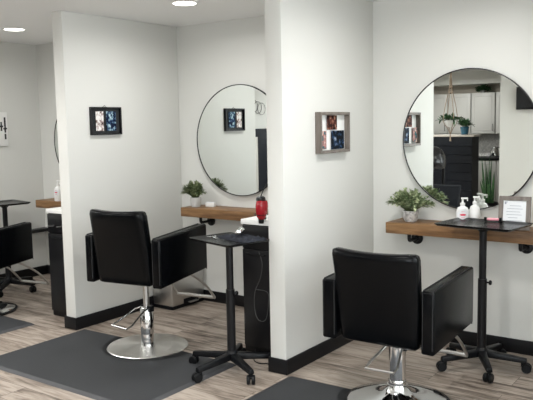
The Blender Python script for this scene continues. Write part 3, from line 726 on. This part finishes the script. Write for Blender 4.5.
bushy('green leafy plant in a blue pot on the black counter top', (-4.19, -1.93, 1.333), [(0,0),(0.05,0),(0.06,0.03),(0.07,0.12),(0.074,0.125),(0.066,0.13),(0.06,0.10),(0,0.10)], M['bluepot'], M['leafC'], 0.12, 0.10, 20, 0.06, 0.038, 4)
bushy('small dark green plant on top of the kitchen wall cabinets', (-4.38, -3.34, 2.051), [(0,0),(0.03,0),(0.04,0.03),(0.045,0.04),(0.038,0.05),(0,0.03)], M['silverpot'], M['leafC'], 0.12, 0.07, 30, 0.06, 0.035, 9)
t = bushy('trailing plant in a white pot hung in a knotted rope hanger', (-4.13, -1.15, 1.47), [(0,0),(0.045,0),(0.065,0.025),(0.075,0.08),(0.075,0.10),(0.068,0.10),(0.062,0.08),(0,0.08)], M['white'], M['leafC'], 0.19, 0.07, 26, 0.06, 0.028, 15, name='hanging_planter')
bm = new(); 
for k in range(4):
    a = PI/4+k*PI/2
    bm_tube(bm, smooth_path([(0,0,-0.12),(0.04*math.cos(a),0.04*math.sin(a),-0.03),(0.112*math.cos(a),0.112*math.sin(a),0.09),(0.09*math.cos(a),0.09*math.sin(a),0.30),(0.02*math.cos(a),0.02*math.sin(a),0.62),(0.012*math.cos(a),0.012*math.sin(a),0.968)], 5), 0.0055, 6)
bm_cyl(bm, (0,0,-0.22), (0,0,-0.12), 0.016, 0.008, seg=10)
bm_lathe(bm, [(0,-0.02),(0.03,0),(0,0.02)], (0,0,0.6), 12); bm_lathe(bm, [(0,-0.02),(0.03,0),(0,0.02)], (0,0,0.52), 12)
obj('rope_hanger', bm, M['rope'], t)
# snake plant
t = thing('snake_plant', 'tall upright snake plant reflected at the end of the black counter', 'potted plant', (-3.61, -1.42, 0))
bm = new(); bm_lathe(bm, [(0,0.002),(0.11,0.002),(0.14,0.28),(0.145,0.30),(0.13,0.30),(0.125,0.27),(0,0.27)], seg=32); obj('pot', bm, M['plastic'], t)
bm = new(); random.seed(8)
for k in range(13):
    a = random.uniform(0, 2*PI); r0 = random.uniform(0, 0.07); h = random.uniform(0.25, 0.80); w = 0.024
    bx, by = r0*math.cos(a), r0*math.sin(a); lean = random.uniform(0.02, 0.11); tw = random.uniform(0, PI)
    prev = None
    for j in range(7):
        v_ = j/6; ww = w*(1-v_**3)+0.001; cx = bx+math.cos(a)*lean*v_; cy = by+math.sin(a)*lean*v_; z = 0.27+h*v_
        A = bm.verts.new((cx-ww*math.cos(tw), cy-ww*math.sin(tw), z)); C = bm.verts.new((cx+ww*math.cos(tw), cy+ww*math.sin(tw), z)); D = bm.verts.new((cx+0.008*math.sin(tw), cy-0.008*math.cos(tw), z))
        if prev: bm.faces.new((prev[0], prev[2], D, A)); bm.faces.new((prev[2], prev[1], C, D)); bm.faces.new((prev[1], prev[0], A, C))
        prev = (A, C, D)
obj('leaves', bm, M['leafC'], t)
# screen on the reception wall
t = thing('wall_television', 'black screen mounted high on the white wall reflected in the right mirror', 'television', (-2.71, -1.0, 1.86))
boxo('screen', (-0.36, 0.36, 0.045, 0.05, -0.14, 0.155), M['screen'], t)
boxo('housing', (-0.37, 0.37, 0.015, 0.0448, -0.155, 0.165), M['plastic'], t, bev=0.004)
boxo('wall_mount', (-0.1, 0.1, 0.001, 0.015, -0.1, 0.1), M['blackmetal'], t)
# hooded dryer reflected beside the partition edge
t = thing('hooded_dryer', 'glossy black hooded dryer reflected beside the near partition edge', 'hair dryer', (-3.86, 0.10, 0), rad(20))
bm = new(); bm_lathe(bm, [(0.17,-0.12),(0.185,-0.05),(0.17,0.06),(0.12,0.14),(0.05,0.175),(0,0.18)], (0,0.05,1.04), 40); bm_lathe(bm, [(0.165,-0.12),(0.175,-0.05),(0.16,0.05),(0,0.15)], (0,0.05,1.04), 40); obj('hood', bm, mat('gloss_black_hood', (0.008,0.008,0.01), 0.12), t)
bm = new(); bm_cyl(bm, (0,-0.17,0.08), (0,-0.17,1.05), 0.022, seg=16); bm_cyl(bm, (0,-0.17,1.03), (0,-0.10,1.03), 0.025, seg=16); obj('post', bm, M['plastic'], t)
bm = new()
for k in range(5):
    a = 2*PI*k/5; bm_cyl(bm, (0,-0.17,0.09), (0.25*math.cos(a),-0.17+0.25*math.sin(a),0.06), 0.016, seg=10)
    bm_lathe(bm, [(0,-0.01),(0.028,-0.01),(0.028,0.01),(0,0.01)], seg=16, mtx=Matrix.Translation((0.25*math.cos(a),-0.17+0.25*math.sin(a),0.030)) @ Matrix.Rotation(PI/2,4,'X'))
obj('star_base', bm, M['plastic'], t)
t = thing('waiting_chair', 'low dark armless chair reflected in front of the black counter', 'chair', (-3.43, 1.2, 0))
bm = new(); bm_box(bm, -0.25,0.25,-0.23,0.25,0.38,0.47,0.025,3); obj('seat', bm, M['leather'], t)
bm = new(); bm_hexa(bm, [(-0.24,-0.23,0.44),(0.24,-0.23,0.44),(0.24,-0.17,0.44),(-0.24,-0.17,0.44),(-0.25,-0.31,0.765),(0.25,-0.31,0.765),(0.25,-0.25,0.765),(-0.25,-0.25,0.765)],0.02,3); obj('backrest', bm, mat('charcoal_fabric',(0.010,0.0115,0.015),0.8,Specular_IOR_Level=0.2), t)
for sx in (-1,1):
    for sy in (-1,1):
        bm = new(); bm_cyl(bm, (sx*0.20,sy*0.19,0.39), (sx*0.22,sy*0.21,0.002), 0.016, 0.011, 12); obj('leg', bm, M['blackmetal'], t)
# tall black locker by the left wall, seen in the middle mirror
t = thing('tall_locker', 'tall black locker against the side wall reflected in the middle mirror', 'cabinet', (XL+0.02, 0.70, 0))
boxo('body', (0, 0.40, -0.55, 0.28, 0.002, 1.50), M['navy'], t, bev=0.004)
boxo('door', (0.401, 0.418, -0.54, -0.135, 0.03, 1.49), M['plastic'], t, bev=0.003)
boxo('door', (0.401, 0.418, -0.13, 0.27, 0.03, 1.49), M['plastic'], t, bev=0.003)
boxo('door_strip', (0.17, 0.23, 0.2805, 0.288, 0.35, 1.38), M['cabinet'], t, label='pale vertical strip')
bm = new(); random.seed(2)
for k in range(3): bm_tube(bm, [(0.006, 0.10*math.cos(a)+0.10*k-0.1, 0.09*math.sin(a)+0.02*k) for a in [2*PI*q/24 for q in range(24)]], 0.003, 6, True)
o = obj('wire_wall_art', bm, M['blackmetal'], label='looped black wire wall art above the black locker', category='wall art'); o.location = (XL+0.002, 0.62, 1.80)

# ------------------------------------------------------------------ camera
f_px, yaw, pitch, roll, hc = 709.984, 0.6254, 0.1071, -0.0189, 1.5727
fw = Vector((-math.sin(yaw), math.cos(yaw), 0)); rt = Vector((math.cos(yaw), math.sin(yaw), 0)); up = Vector((0,0,1))
fw2 = fw*math.cos(pitch) - up*math.sin(pitch); up2 = up*math.cos(pitch) + fw*math.sin(pitch)
r3 = rt*math.cos(roll) + up2*math.sin(roll); u3 = up2*math.cos(roll) - rt*math.sin(roll)
cam = bpy.data.cameras.new('camera'); co = bpy.data.objects.new('camera', cam); COL.objects.link(co)
cam.sensor_fit = 'HORIZONTAL'; cam.sensor_width = 36; cam.lens = 36*f_px/533
mw = Matrix((( r3.x, u3.x, -fw2.x, 0), (r3.y, u3.y, -fw2.y, 0), (r3.z, u3.z, -fw2.z, hc), (0,0,0,1)))
co.matrix_world = mw; S.camera = co; cam.clip_start = 0.05
w = bpy.data.worlds.new('world'); S.world = w; w.use_nodes = True
w.node_tree.nodes['Background'].inputs['Color'].default_value = (0.8,0.85,0.9,1); w.node_tree.nodes['Background'].inputs['Strength'].default_value = 0.3
vs = S.view_settings; vs.view_transform = 'Standard'; vs.look = 'None'; vs.gamma = 1; vs.use_curve_mapping = False; vs.exposure = 0.06
